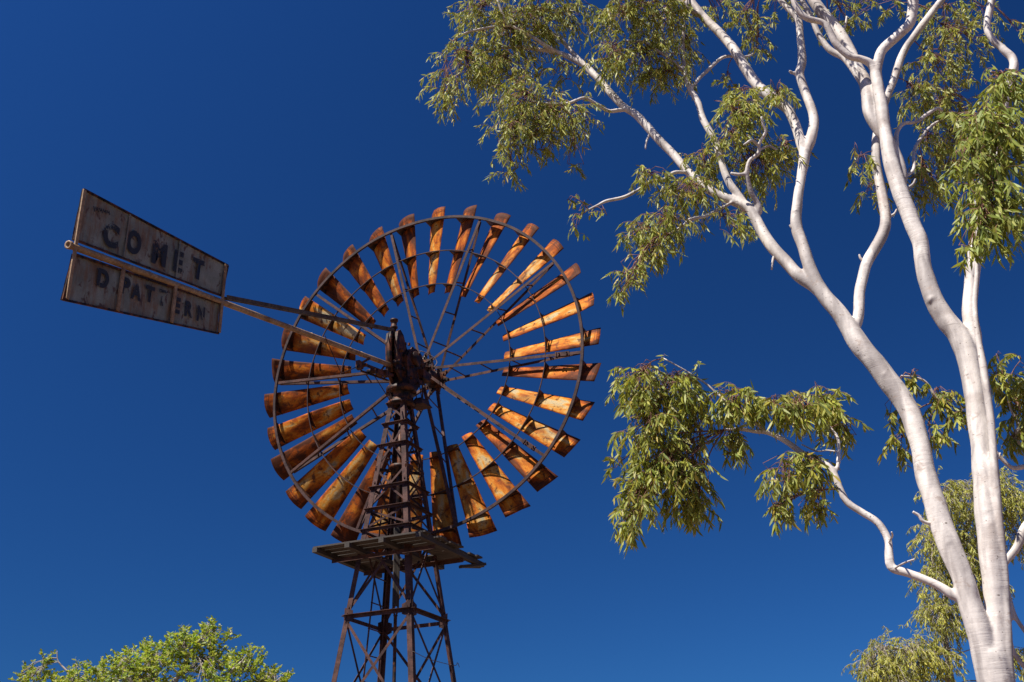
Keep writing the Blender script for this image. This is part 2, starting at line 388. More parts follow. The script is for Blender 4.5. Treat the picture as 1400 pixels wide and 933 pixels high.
# collars and pipes inside the tower
m = MB(); m.lathe((0, 0, 7.0), ZU, [(0, .055), (3.0, .055)], 12)
m.lathe((.02, 0, 8.42), ZU, [(0, .07), (.05, .19), (.12, .19), (.14, .24), (.2, .24), (.22, .08)], 14)
m.bar(leg(0, 8.52), leg(2, 8.52), .05, .05, ZU); m.bar(leg(1, 8.5), leg(3, 8.5), .05, .05, ZU)
m.bar((.09, -.05, 7.0), (.09, -.05, 9.9), .06, .05, DN)
m.build('mast_pipe', M_IRON, mill)
m = MB(); o = -DN*.02-D1*.03
def wbox(m, p, q, w, t, nrm_):                          # timber with grain along its length
    k0 = len(m.f); m.bar(p, q, w, t, nrm_); L = float(np.linalg.norm(np.asarray(q)-np.asarray(p))); off = rng.random()*50
    for fi in range(k0, len(m.f)):
        f = m.f[fi]; m.uv[fi] = [((0 if (i-f[0] + 0) < 0 else 0)+off, off) for i in f]
        base = min(f)
        uv = []
        for i in f:
            k = (i-min(min(ff) for ff in m.f[k0:]))
            uv.append((off+(L if k >= 4 else 0), off+(k % 4)*.12))
        m.uv[fi] = uv
wbox(m, o+ZU*5.98, o+ZU*7.5, .11, .07, DN); m.build('pump_rod', M_WOOD, mill)
m = MB()
for s in (-1, 1): m.bar(o+D1*.045*s+ZU*6.05, o+D1*.045*s+ZU*5.92, .03, .02, DN); m.bar(o+D1*.045*s+ZU*5.92, o+ZU*5.76, .03, .02, DN)
m.lathe(o+ZU*4.55, ZU, [(0, .02), (.03, .045), (.1, .04), (.12, .032), (1.24, .032), (1.26, .045)], 10)
m.build('rod_clevis', M_IRON, mill)

# --- platform
PZ = 6.95; HS = 1.085
f1, f2 = nrm(D1-DN), nrm(D1+DN)                        # along the planks, along the joists
ms = []
pl = MB()
for s, r in ((-1.0, .05), (-.36, .055), (.3, .055), (1.0, .05)):   # joists
    wbox(pl, f1*s*1.0*HS*.97-f2*(HS+.06)+ZU*(PZ-.06), f1*s*1.0*HS*.97+f2*(HS+.05+(.22 if s > .9 else 0))+ZU*(PZ-.06), .10, .085, ZU)
platform = pl.build('platform', M_WOOD, mill)
for k in range(10):
    t = -HS+.105+k*(2*HS-.21)/9; w = .195+.02*rng.random()
    def plank(a, b, dz=0):
        q = MB(); tl = (rng.random()-.5)*.012; wbox(q, f2*t+f1*a+ZU*(PZ+.005+dz+tl), f2*t+f1*b+ZU*(PZ+.005+dz-tl), w, .03, ZU); q.build('plank', M_WOOD, platform)
    e0, e1 = -HS-.05+rng.random()*.05, HS+rng.random()*.16
    if abs(t) < .42: plank(e0, -.50); plank(.50, e1)
    elif k == 6: plank(e0+.25, e1)
    elif k == 9: plank(e0, e1+.1)
    else: plank(e0, e1)
q = MB(); wbox(q, f1*.9+f2*.75+ZU*(PZ-.2), f1*1.15+f2*1.28+ZU*(PZ-.07), .09, .05, ZU); q.build('plank', M_WOOD, platform)
q = MB(); wbox(q, f1*.70+f2*1.12+ZU*(PZ-.09), f1*1.0+f2*1.42+ZU*(PZ-.07), .1, .04, ZU); q.build('plank', M_WOOD, platform)
for s in (-.56, .56):                                  # iron bearers bolted across the legs
    q = MB(); q.angle(f2*s-f1*HS*.98+ZU*(PZ-.10), f2*s+f1*HS*.98+ZU*(PZ-.10), .075, .009, f2*(1 if s < 0 else -1), -ZU); q.build('bearer', M_FRAME, platform)
# --- ladder on the back left face
ld = MB()
def lf(t, z, o=0): return leg(0, z)*(1-t)+leg(3, z)*t-fnorm(3)*o
ld.bar(lf(.62, .3, .05), lf(.50, 7.9, .05), .04, .012, fnorm(3)); ld.bar(lf(.93, .3, .05), lf(.95, 7.9, .05), .04, .012, fnorm(3))
ladder = ld.build('ladder', M_FRAME, mill)
z = .6
while z < 7.8:
    q = MB(); tt = (z-.3)/7.6; q.tube([lf(.62-.12*tt, z, .06), lf(.93+.02*tt, z, .06)], .012, 8); q.build('rung', M_FRAME, ladder); z += .46

# --- head: gear case, yoke, stays
def vp(px, py, off=0.0):                               # a point of the upright plane through mast and tail
    d = ray(px, py); P = EYE+d*(((TW-EYE)@E1)/(d@E1)); return P+E1*off-BASE
def sz(s, z, off=0.0): return (TW-BASE)+A*s+ZU*(z+1.6-(TW[2]))+E1*off if True else None
def SZ(s, z, off=0.0): return A*s+E1*off+ZU*(z+1.6)
hb = MB()
case = [(.16, 8.62), (.20, 9.25), (.05, 9.42), (-.22, 9.55), (-.5, 9.52), (-.62, 9.3), (-.62, 9.05), (-.45, 8.85), (-.3, 8.68)]
hb.plate([SZ(s, z) for s, z in case], E1, .34)
hb.plate([SZ(s*.9-.02, z-.02) for s, z in case], E1, .40)
yoke = [(.42, 8.85), (.47, 9.45), (.43, 9.66), (.33, 9.74), (.2, 9.68), (.08, 9.5), (-.08, 9.28), (-.16, 9.1), (-.02, 8.75), (.2, 8.68)]
hb.plate([SZ(s, z, -.09) for s, z in yoke], E1, .07); hb.plate([SZ(s, z, .10) for s, z in yoke], E1, .06)
hb.plate([SZ(s*.95, z-.03, 0) for s, z in yoke[3:9]], E1, .2)
hb.tube([SZ(.46, 8.8), SZ(.52, 9.1), SZ(.53, 9.42), SZ(.47, 9.62), SZ(.36, 9.70)], [.05, .055, .055, .05, .04], 10)
hb.lathe(SZ(.36, 9.66), ZU, [(0, .05), (.12, .045), (.12, .075), (.15, .075), (.15, .055), (.27, .06), (.27, .08), (.31, .08)], 14)
hb.lathe(SZ(.42, 9.0, -.16), E1, [(0, .05), (.33, .05)], 10); hb.lathe(SZ(.3, 9.3, -.15), E1, [(0, .04), (.33, .04)], 8)
hb.lathe(SZ(-.2, 9.3, -.24), E1, [(0, .17), (.04, .17), (.05, .09), (.42, .09), (.43, .16), (.48, .16)], 16)
hb.lathe(SZ(-.47, 9.33, -.21), E1, [(0, .1), (.42, .1)], 12)
hb.lathe(SZ(.35, 9.0), -A, [(0, .1), (.3, .14), (.9, .14), (1.0, .12)], 14)
for s, z, o in ((.1, 9.5, .12), (-.1, 9.58, .1), (-.35, 9.6, .05), (-.5, 9.56, -.05), (.3, 8.9, .16), (.05, 8.8, .22), (-.25, 8.8, .22), (-.4, 9.05, .22), (.0, 9.05, .22), (-.3, 9.45, .2)):
    hb.lathe(SZ(s, z, o), ZU if z > 9.45 else E1, [(0, .03), (.05, .03)], 6, 0, False)
hb.bar(SZ(-.1, 9.5, .14), SZ(-.55, 9.25, .2), .09, .03, E1); hb.bar(SZ(.1, 8.7, .2), SZ(-.5, 8.9, .22), .1, .04, E1)
hb.box(SZ(-.52, 9.05, .22), .16, .08, .09, A, E1, ZU)
head = hb.build('gearbox', M_IRON, mill)
m = MB(); m.tube(crom([SZ(-.2, 9.42, .16), SZ(-.4, 9.55, .22), SZ(-.65, 9.52, .34), SZ(-.72, 9.4, .42), SZ(-.62, 9.25, .40)], 6), .009, 6); m.build('wire_loop', M_WIRE, head)
m = MB()
bx = [SZ(s, z, o) for s, z, o in ((-.12, 8.30, .13), (-.12, 8.30, .42), (-.46, 8.30, .46), (-.46, 8.30, .12), (-.2, 8.46, .2), (-.2, 8.46, .34), (-.38, 8.46, .36), (-.38, 8.46, .2))]
m.add(bx, [(3, 2, 1, 0), (4, 5, 6, 7), (0, 1, 5, 4), (1, 2, 6, 5), (2, 3, 7, 6), (3, 0, 4, 7)])
for o in (.22, .33): m.tube([SZ(-.25, 8.42, o), SZ(-.18, 9.0, o-.08)], .012, 6)
m.tube([SZ(-.34, 8.44, .3), SZ(-.5, 9.0, .2)], .016, 6); m.build('counterweight', M_FRAME, head)
# furling gear beneath the tail boom
m = MB()
m.bar(SZ(.45, 8.72, .05), SZ(1.7, 8.48, .06), .05, .03, E1); m.bar(SZ(.5, 8.62, -.04), SZ(1.55, 8.40, -.02), .035, .02, E1)
m.lathe(SZ(1.25, 8.5, -.05), E1, [(0, .05), (.16, .05)], 8); m.lathe(SZ(1.55, 8.5, -.04), E1, [(0, .07), (.04, .07), (.05, .035), (.14, .035)], 10)
m.box(SZ(1.0, 8.56, .05), .1, .04, .05, A, E1); m.box(SZ(1.75, 8.42, .05), .05, .04, .08, A, E1); m.box(SZ(.75, 8.64, .05), .06, .05, .06, A, E1)
m.bar(SZ(1.65, 8.5, .03), SZ(1.35, 8.72, .05), .04, .02, E1); m.bar(SZ(1.0, 8.52, .03), SZ(.8, 8.78, .05), .03, .02, E1)
m.tube([SZ(1.72, 8.42, .05), SZ(2.35, 8.02, .05), SZ(2.95, 8.50, .05)], .009, 5)
m.tube([SZ(1.2, 8.45, .05), SZ(.45, 8.05, .1)], .009, 5); m.build('furl_lever', M_IRON, head)

# --- tail
tl = MB()
tl.tube([SZ(s, 8.89-(s-.72)*.2035, .0) for s in (.45, 1.2, 2.5, 4, 5.7, 7, 8.86)], [.046]*7, 14)
tl.lathe(SZ(8.86, 7.234, .0), A-.2*ZU, [(0, .046), (.0, .056), (.04, .056), (.04, .032), (.01, .028)], 14)
for s in (1.6, 2.0, 3.3, 6.3, 7.4, 8.3): tl.lathe(SZ(s, 8.89-(s-.72)*.2035, .0), A-.2*ZU, [(0, .051), (.015, .051)], 14)
tail = tl.build('tail', M_BOOM, mill)
m = MB(); m.bar(SZ(5.72, 7.96, .05), SZ(.36, 9.74, .02), .065, .02, E1); m.bar(SZ(5.72, 7.96, -.02), SZ(.36, 9.74, -.05), .05, .012, E1); m.build('stay', mat_metal('dull_flat_bar', (.12, .095, .075), (.09, .07, .055), (.06, .042, .032), 5), tail)
up = [(8.81, 8.10), (5.70, 8.52), (5.79, 7.95), (8.83, 7.335)]; lo = [(8.80, 7.15), (5.78, 7.83), (5.78, 7.33), (8.86, 6.47)]
def sheet(poly, nseg=20):
    m = MB(); q = [np.array(p) for p in poly]; g_ = []
    for side in (0, 1):
        for j in range(7):
            for i in range(nseg+1):
                a_ = q[0]+(q[1]-q[0])*i/nseg; b_ = q[3]+(q[2]-q[3])*i/nseg; p = a_+(b_-a_)*j/6
                w = min(.006, .03*mnoise.noise(Vector((p[0]*1.4, p[1]*1.4, 3.1)))+.014*mnoise.noise(Vector((p[0]*4, p[1]*4, 1))))
                g_.append(SZ(p[0], p[1], -.012+w-.004*side))
    W = nseg+1; fs = []; n0 = 7*W
    for j in range(6):
        for i in range(nseg):
            k = j*W+i; fs += [(k, k+1, k+W+1, k+W), (n0+k, n0+k+W, n0+k+W+1, n0+k+1)]
    m.add(g_, fs, 0, True); return m
for poly in (up, lo):
    pn = sheet(poly, 36).build('vane_panel', M_VANE, tail, False)
    m = MB()
    for k in range(4): 
        p, q = poly[k], poly[(k+1) % 4]; c = np.mean(poly, 0)
        pi_, qi_ = np.array(p)+(c-np.array(p))*.01, np.array(q)+(c-np.array(q))*.01
        m.bar(SZ(*pi_, .008), SZ(*qi_, .008), .028, .016, E1)
    for k in range(14):
        for a_, b_ in ((0, 1), (3, 2)):
            p = np.array(poly[a_])+(np.array(poly[b_])-np.array(poly[a_]))*(k+.5)/14
            m.lathe(SZ(*(p+(c-p)*.045), .0), E1, [(0, .012), (.012, .012)], 6)
    m.build('vane_border', M_IRON, tail)
for s in (7.92, 6.86):
    def zi(poly, s_, e): a_, b_ = (poly[0], poly[1]) if e else (poly[3], poly[2]); return a_[1]+(b_[1]-a_[1])*(s_-a_[0])/(b_[0]-a_[0])
    m = MB(); m.bar(SZ(s, zi(lo, s, 0)+.01, .025), SZ(s, zi(lo, s, 1)+.04, .025), .055, .025, E1); m.build('batten', M_BOOM, tail)
    m = MB(); m.bar(SZ(s, zi(up, s, 0), .012), SZ(s, zi(up, s, 1)-.01, .012), .03, .008, E1); m.build('batten', M_VANE, tail)
for s in (5.80, 8.80):
    m = MB(); m.bar(SZ(s, zi(lo, s, 0)+.02, .03), SZ(s, zi(up, s, 1)-.02, .03), .05, .018, E1); m.build('batten', M_BOOM, tail)

def glyph(ch, px, py, h, wid, thick=.045, parent=None, name='letter', off=.004, slope=.205, mat=None):
    c = bpy.data.curves.new('g', 'FONT'); c.body = ch; c.align_x = 'CENTER'; c.align_y = 'CENTER'; c.size = 1.0; c.offset = thick
    o = bpy.data.objects.new('g', c); col.objects.link(o); bpy.context.view_layer.update()
    me = bpy.data.meshes.new_from_object(o.evaluated_get(bpy.context.evaluated_depsgraph_get())); bpy.data.objects.remove(o)
    xs = [v.co.x for v in me.vertices]; ys = [v.co.y for v in me.vertices]
    cx_, cy_ = (min(xs)+max(xs))/2, (min(ys)+max(ys))/2; fx, fy = wid/(max(xs)-min(xs)), h/(max(ys)-min(ys))
    O = vp(px, py, off)
    for v in me.vertices:
        X, Y = (v.co.x-cx_)*fx, (v.co.y-cy_)*fy
        v.co = O+(-A+ZU*slope)*X+ZU*Y
    me.materials.append(mat or M_PAINT); me.name = name; return link(name, me, parent)
def zp(x, y): return 60+x/3.886, 240+y/3.886
for ch, x, y, h, w in (('C', 355, 320, 0.360, 0.286), ('O', 477, 357, 0.360, 0.275), ('M', 612, 418, 0.360, 0.297), ('E', 712, 460, 0.348, 0.198), ('T', 818, 500, 0.336, 0.264),
                       ('D', 312, 550, .27, .21), ('P', 432, 588, .25, .17), ('A', 490, 618, .25, .2), ('T', 560, 632, .25, .18), ('T', 628, 652, .25, .18), ('E', 702, 690, .25, .16), ('R', 768, 712, .25, .17), ('N', 832, 738, .25, .17)):
    glyph(ch, *zp(x, y), h, w, .05, tail, off=.011)
m = MB()
for k in range(9):                                      # remains of a small script line
    x = 262+k*10; p = vp(*zp(x, 165+k*3.0), .011); q = vp(*zp(x+5, 192+k*2.2+(-6 if k % 2 else 2)), .011)
    m.bar(p, q, .012, .003, E1); 
    if k % 2: m.bar(q, vp(*zp(x+12, 172+k*3), .011), .010, .003, E1)
m.build('lettering', M_PAINT, tail)

# --- wheel: local frame x = right, y = up, z = towards the tail
wh = MB()
wh.lathe((0, 0, .16), (0, 0, -1), [(0, .09), (.05, .13), (.9, .13), (.98, .10), (1.06, .06)], 16)
for d in (0.0, -.7):
    pts = []
    for k in range(20):
        a = math.radians(-13.32+18*k); r = .34 if k % 2 == 0 else .22
        pts.append((math.sin(a)*r, math.cos(a)*r, d))
    wh.plate(pts, (0, 0, 1), .05)
    wh.lathe((0, 0, d-.06), (0, 0, 1), [(0, .19), (.12, .19)], 16)
    for k in range(10):
        a = math.radians(-13.32+36*k)
        for rr in (.22, .30): wh.lathe((math.sin(a)*rr, math.cos(a)*rr, d-.05), (0, 0, 1), [(0, .02), (.1, .02)], 6, 0, False)
        s0 = np.array((math.sin(a), math.cos(a), 0)); 
        wh.plate([s0*.1+np.array((0, 0, d)), s0*.1+np.array((0, 0, d-.12 if d < 0 else d+.1)), s0*.33+np.array((0, 0, d))], np.cross(s0, (0, 0, 1)), .02)
wheel = wh.build('wheel', M_IRON, mill)
wheel.matrix_local = Matrix(((E1[0], 0, A[0], CW[0]-BASE[0]), (E1[1], 0, A[1], CW[1]-BASE[1]), (E1[2], 1, A[2], CW[2]), (0, 0, 0, 1)))
PH = math.radians(-13.32)
for nm, R, d, w, t in (('outer_ring', 3.50, .0, .055, .045), ('middle_ring', 2.715, -.055, .016, .028), ('inner_ring', 1.95, -.085, .014, .025)):
    m = MB(); S = 240; vs = []; fs = []
    for k in range(S):
        a = 2*math.pi*k/S; c, s_ = math.cos(a), math.sin(a); jj = .012*mnoise.noise(Vector((c*2.5, s_*2.5, R)))
        for x, y in ((-w/2, -t/2), (w/2, -t/2), (w/2, t/2), (-w/2, t/2)): vs.append((s_*(R+x+jj), c*(R+x+jj), d+y))
    for k in range(S):
        for q in range(4): fs.append((k*4+q, k*4+(q+1) % 4, ((k+1) % S)*4+(q+1) % 4, ((k+1) % S)*4+q))
    m.add(vs, fs); m.build(nm, M_RING, wheel)
# sails
BETA = math.radians(26.7); RI, RO, WI, WO, DE = 1.789, 3.828, .116, .267, -.21
def sailpt(u, r, dn=0.0):
    v = (r-RI)/(RO-RI); w = WI+(WO-WI)*v; ct, st = math.cos(BETA), math.sin(BETA)
    sag = .19*w*(1-abs(u)**2.1)
    return np.array((w*u*ct-(sag+dn)*st, r, w*u*st+DE+(sag+dn)*ct))
def sail_mesh(seed):
    m = MB(); NU, NV = 12, 22; vs, uvs, fs = [], [], []
    for side in (0, 1):
        for j in range(NV+1):
            for i in range(NU+1):
                u, v = -1+2*i/NU, j/NV; r = RI+(RO-RI)*v-.03*u*u*v
                dn = .007*mnoise.noise(Vector((u*1.2+seed*7.7, r*3, seed)))+.004*mnoise.noise(Vector((u*4+seed, r*8, seed*3)))
                p = sailpt(u, r, dn-(.0035 if side else 0))
                if seed in (2, 4) and v > .8 and u*(1 if seed == 2 else -1) > .3: p = p+np.array((0, 0, (.10 if seed == 2 else -.08)*(v-.8)*5*(abs(u)-.3)))
                if seed == 5: p = p+np.array((0, 0, .03*math.sin(v*5)*u))
                for bv in (.945, .968):
                    if abs(v-bv) < .012 and not side: p = p+np.array((0, 0, .004))
                vs.append(p); uvs.append(((u+1)/2, v))
    W = NU+1; n0 = W*(NV+1)
    for j in range(NV):
        for i in range(NU):
            k = j*W+i; fs += [(k, k+1, k+W+1, k+W), (n0+k, n0+k+W, n0+k+W+1, n0+k+1)]
    for j in range(NV): fs += [(j*W, (j+1)*W, n0+(j+1)*W, n0+j*W), (j*W+NU, n0+j*W+NU, n0+(j+1)*W+NU, (j+1)*W+NU)]
    for i in range(NU): fs += [(i, n0+i, n0+i+1, i+1), (NV*W+i, NV*W+i+1, n0+NV*W+i+1, n0+NV*W+i)]
    m.add(vs, fs, 0, True, uvs); me = m.mesh('sail', M_SAIL)
    return me
sails = [sail_mesh(k) for k in range(6)]
def brk_mesh(R, dring):
    m = MB(); pts = [sailpt(u, R, .003) for u in np.linspace(-1, 1, 11)]
    top = [(pts[-1][0]*.92, R, dring-.02), (pts[0][0]*1.02, R, dring-.02)]
    m.plate([np.array(p) for p in pts]+[np.array(q) for q in top], (0, 1, 0), .006)
    for u in (-.8, .75): m.box(sailpt(u, R+.02, .006), .014, .012, .008)
    return m.mesh('bracket', M_IRON)
brks = [brk_mesh(3.485, .0), brk_mesh(2.71, -.055), brk_mesh(1.945, -.085)]
order = list(range(30)); rng.shuffle(order)
for k in range(30):
    a = PH+math.radians(6+12*k+(rng.random()-.5)*.7); RM = Matrix.Rotation(-a, 4, 'Z')
    o = link('sail', sails[order[k] % 6], wheel)
    dg = (math.degrees(a)+180) % 360-180
    rust_tone = min((abs(dg-q), v) for q, v in ((3, .42), (-9, .66), (-21, .44), (-33, .56), (-45, .72), (-57, .22), (-69, .50), (-81, .70), (-93, .54), (-105, .44), (-117, .76), (-129, .42), (-141, .38), (-153, .72), (-165, .40), (-177, .38),
                 (171, .42), (159, .30), (147, .40), (135, .52), (123, .36), (111, .34), (99, .64), (87, .36), (75, .42), (63, .66), (51, .32), (39, .46), (27, .60), (15, .62)))[1]
    o.color = (rust_tone, rust_tone, rust_tone, 1)  # rust per sail; left sails coloured darker to stand in for grazing light
    o.matrix_local = RM @ Matrix.Rotation((rng.random()-.5)*.022, 4, 'X') @ Matrix.Translation((0, (rng.random()-.5)*.03, 0))
    for me in brks: link('bracket', me, wheel).matrix_local = RM
# spokes
spb, spf, st_ = MB(), MB(), []
spb.angle((-.0, .26, .02), (0, 3.47, .0), .055, .010, np.array((1., 0, 0)), np.array((0, 0, -1.)))
d = nrm(np.array((0, 3.21, .66))); 
spf.angle((0, .26, -.69), (0, 3.44, -.04), .055, .010, np.array((1., 0, 0)), nrm(np.cross(d, (1., 0, 0))))
sm_b, sm_f = spb.mesh('spoke', M_FRAME), spf.mesh('spoke', M_FRAME)
def zf(r): return -.69+(r-.26)/3.18*.65
for r in (.62, 1.3, 1.98, 2.72):
    m = MB(); m.bar((.02, r, .0), (.02, r+.12, zf(r+.12)), .03, .012, (1, 0, 0)); st_.append(m.mesh('spoke_strut', M_FRAME))
for k in range(10):
    RM = Matrix.Rotation(-(PH+math.radians(36*k)), 4, 'Z')
    for me in (sm_b, sm_f, *st_): link(me.name.split('.')[0], me, wheel).matrix_local = RM
m = MB(); m.box((.025, 3.1, -.02), .045, .13, .03); 
for y in (3.02, 3.18):
    for x in (-.0, .05): m.lathe((x, y, .0), (0, 0, 1), [(0, .016), (.04, .016)], 6, 0, False)
m.box((.025, 2.96, -.02), .05, .015, .045)
cm = m.mesh('spoke_clamp', M_FRAME)
for k in (3, 4): link('spoke_clamp', cm, wheel).matrix_local = Matrix.Rotation(-(PH+math.radians(36*k)), 4, 'Z')

# ================================================================ trees
def leafgeo(m, p, d, n, L, w, bend, mi):
    d = nrm(d); x = nrm(np.cross(d, n)); n = np.cross(x, d)
    q = [p, p+d*L*.3+x*w*.5+n*bend*.2*L, p+d*L*.3-x*w*.5+n*bend*.2*L, p+d*L*.68+x*(w*.40+bend*.25*L)+n*bend*.1*L, p+d*L*.68+x*(-w*.40+bend*.25*L)+n*bend*.1*L, p+d*L+x*bend*.7*L]
    m.add(q, [(0, 1, 2), (1, 3, 4, 2), (3, 5, 4)], mi, True)

def foliage(tree, ells, wood, mats, leaf, wid, strand, k, droop=1.0, rd=.45, seed=1, per=13, name='foliage', spread=.6, twig_r=.0035):
    """ells: (x, y, rx, ry, Y, density); wood: points the twigs spring from"""
    r = random.Random(seed); m = MB(); W = np.array(wood)
    O = np.array(tree.location)
    for e in ells:
        x, y, rx, ry, Y = e[:5]; dens = e[5] if len(e) > 5 else 1.0
        c = at(x, y, Y); s = mpp(c); ax, ay = rx*s, ry*s; az = max(min(rd, max(ax, ay)*1.1), .12)
        nl = k*math.pi*rx*ry*dens; ns = max(2, int(round(nl/per)))
        top = c+UP*ay*.35
        j = int(np.argmin(((W-top)**2).sum(1))); b = W[j]; dist = np.linalg.norm(top-b)
        midp = (b+top)/2+ZU*.12*dist+np.array([r.uniform(-.1, .1), r.uniform(-.1, .1), 0])*dist
        lead = crom([b, midp, top], 5)
        m.tube([q-O for q in lead], list(np.linspace(min(.010, .005+dist*.006), .004, len(lead))), 5, 1)
        for _ in range(ns):
            while True:
                q = np.array([r.uniform(-1, 1) for _ in range(3)])
                if q @ q <= 1: break
            st = c+RT*ax*q[0]+UP*(ay*((.3 if droop > 0 else .15)+q[1]*.8))+FW*az*q[2]
            src = lead[r.randrange(len(lead)//2, len(lead))]
            L = strand*r.uniform(.55, 1.2); L = min(L, ay*1.3+.06)
            out = nrm(st-c+np.array([0, 0, .15])+np.array([r.gauss(0, .2) for _ in range(3)]))
            st = st-out*L*.35
            P = [src, (src+st)/2+ZU*.05, st]; v = out
            for i in range(6):
                v = nrm(v+np.array([0, 0, -.42*droop])+np.array([r.gauss(0, .10) for _ in range(3)])); P.append(P[-1]+v*L/6)
            P = np.array(P)-O
            m.tube(P, [twig_r*1.3, twig_r*1.15, twig_r]+[twig_r*(1-.12*i) for i in range(6)], 3, 1)
            for i in range(per):
                t = .15+.85*(i+r.random()*.6)/per; f_ = 2+t*6; i0 = min(int(f_), len(P)-2); p = P[i0]+(P[i0+1]-P[i0])*(f_-i0)
                tv = nrm(P[i0+1]-P[i0]); ph = r.uniform(0, 2*math.pi)
                dr = nrm(tv*.5+np.array([math.cos(ph)*spread, math.sin(ph)*spread, r.gauss(0, .3)-.72*droop]))
                nn = np.array([r.gauss(0, 1), r.gauss(0, 1), r.gauss(0, .35)])+SD*.4
                if r.random() < .5: nn = -nn
                l = leaf*r.choice((r.uniform(.45, .8), r.uniform(.7, 1.3), r.uniform(.8, 1.2)))
                leafgeo(m, p, dr, nn, l, wid*r.uniform(.75, 1.25), r.uniform(-.22, .22), 0)
    return m.build(name, mats, tree, False)

def wood_path(nodes, n=6):
    """nodes: (x, y, diameter in px, Y) -> points and radii"""
    a = []
    for x, y, dpx, Y in nodes:
        p = at(x, y, Y); a.append((*p, dpx*.5*mpp(p)))
    q = crom(a, n); return q[:, :3], np.maximum(q[:, 3], .004)

def fillY(path, y0, y1, par=None):                     # path (x, y, d): depth runs from y0 to y1 along it; it springs from the limb par
    if par is not None:
        q = crom([(a[0], a[1], a[3]) for a in par], 12); j = int(np.argmin((q[:, 0]-path[0][0])**2+(q[:, 1]-path[0][1])**2)); y0 = float(q[j, 2])
        path = [(q[j, 0], q[j, 1], path[0][2]*.8)]+[path[0]][1:]+list(path[1:])
    L = [0.0]
    for p, q in zip(path, path[1:]): L.append(L[-1]+math.hypot(p[0]-q[0], p[1]-q[1]))
    return [(p[0], p[1], p[2], y0+(y1-y0)*l/L[-1]) for p, l in zip(path, L)]

def tree_empty(name, base, label, cat, group=None):
    o = bpy.data.objects.new(name, None); col.objects.link(o); o.location = base; tag(o, label, cat, group); return o

WP = {}
def name_tree(t): return t.name

def wood_mesh(tree, paths, mat, voxel, name='trunk', thin=4.6, thin_mat=None, extra=None):
    thick, fine, pts = MB(), [], []
    O = np.array(tree.location)
    for nodes in paths:
        P, r = wood_path(nodes)
        for k in range(len(P)):
            r[k] *= .90*(1+.055*mnoise.noise(Vector(P[k]*2.6))+.05*mnoise.noise(Vector(P[k]*7)))
            P[k] = P[k]+np.array(mnoise.noise_vector(Vector(P[k]*3.3)))*min(r[k]*.2, .012)
        pts.append(P)
        cut = [k for k in range(len(P)) if r[k] > voxel*1.75]
        k1 = (cut[-1]+1) if cut else 0
        if k1 > 1: thick.tube(P[:k1+1]-O if k1 < len(P) else P-O, list(r[:k1+1]), 16, 0, True, .10)
        if k1 < len(P)-1:
            fine.append(MB()); fine[-1].tube(P[max(k1-1, 0):]-O, list(r[max(k1-1, 0):]), 7, 0, True)
    if extra: extra(thick, O)
    o = thick.build(name, mat, tree)
    md = o.modifiers.new('fuse', 'REMESH'); md.mode = 'VOXEL'; md.voxel_size = voxel; md.use_smooth_shade = True
    ms_ = o.modifiers.new('soften', 'SMOOTH'); ms_.factor = .5; ms_.iterations = 12
    for q in fine: q.build('branch', mat, o)
    WP[name_tree(tree)] = pts
    return o, np.vstack(pts)

# ---- ghost gum
TY = 10.6
gb = at(1372, 933, TY); gbase = np.array([gb[0]+.02, gb[1], 0.])
gum = tree_empty('ghost_gum', gbase, 'large ghost gum with smooth white forked trunks right of the windmill', 'tree')
tb = at(1364, 935, TY)
def gpx(P):                                            # pixel of a point (only to start the trunk below the frame)
    d = np.asarray(P)-EYE; u, v, w = d@RT, -(d@UP), d@FW; return CX+F*u/w, CY+F*v/w
x0, y0 = gpx(np.array([gbase[0], TY, -.15])); xm, ym = gpx(np.array([gbase[0]-.01, TY, .9]))
TR = [(x0, y0, 96, TY), (xm, ym, 66, TY), (1363, 935, 54, TY), (1357, 895, 44, TY), (1354, 870, 26, TY)]
L_ = [(1362, 975, 44, TY), (1355, 925, 44, TY), (1343, 875, 40, TY), (1329, 838, 37, TY)]+fillY([(1317, 795, 34), (1299, 747, 35), (1280, 697, 34), (1267, 649, 33), (1257, 607, 31), (1242, 560, 30), (1219, 526, 31), (1196, 496, 31), (1172, 465, 30), (1150, 432, 26), (1128, 405, 23), (1113, 380, 20), (1100, 345, 18), (1089, 310, 18), (1090, 280, 15), (1096, 240, 15.5), (1101, 207, 17)], 10.6, 11.6)
R_ = [(1368, 975, 42, TY), (1366, 920, 42, TY), (1364, 875, 38, TY), (1363, 840, 36, TY)]+fillY([(1356, 765, 35), (1349, 703, 34), (1345, 649, 34), (1339, 579, 33), (1331, 523, 33), (1323, 488, 33), (1311, 460, 31), (1293, 438, 29), (1278, 414, 28), (1266, 380, 26), (1259, 335, 25), (1248, 305, 25), (1232, 266, 25), (1222, 236, 24), (1214, 200, 21), (1210, 181, 19), (1204, 139, 18), (1197, 100, 18)], 10.6, 11.3)
RS = fillY([(1382, 940, 16), (1377, 870, 15), (1374, 800, 14), (1367, 720, 13), (1360, 640, 13), (1354, 570, 12), (1347, 515, 12), (1339, 472, 10), (1333, 425, 9), (1335, 380, 8), (1336, 345, 6)], 10.52, 10.62)
R2 = fillY([(1326, 500, 24), (1331, 465, 24), (1326, 425, 23), (1329, 380, 22), (1331, 358, 21), (1337, 300, 19), (1352, 220, 17), (1373, 140, 15), (1386, 88, 14), (1372, 68, 12.5), (1358, 55, 11), (1349, 36, 11), (1356, 0, 12), (1360, -40, 11)], 10.65, 11.4, R_)
R1a = fillY([(1199, 108, 14), (1191, 89, 13), (1177, 81, 11), (1161, 77, 11), (1144, 61, 11), (1133, 42, 11), (1124, 31, 10), (1102, 25, 10), (1088, 8, 10), (1080, -15, 9)], 11.3, 11.2, R_)
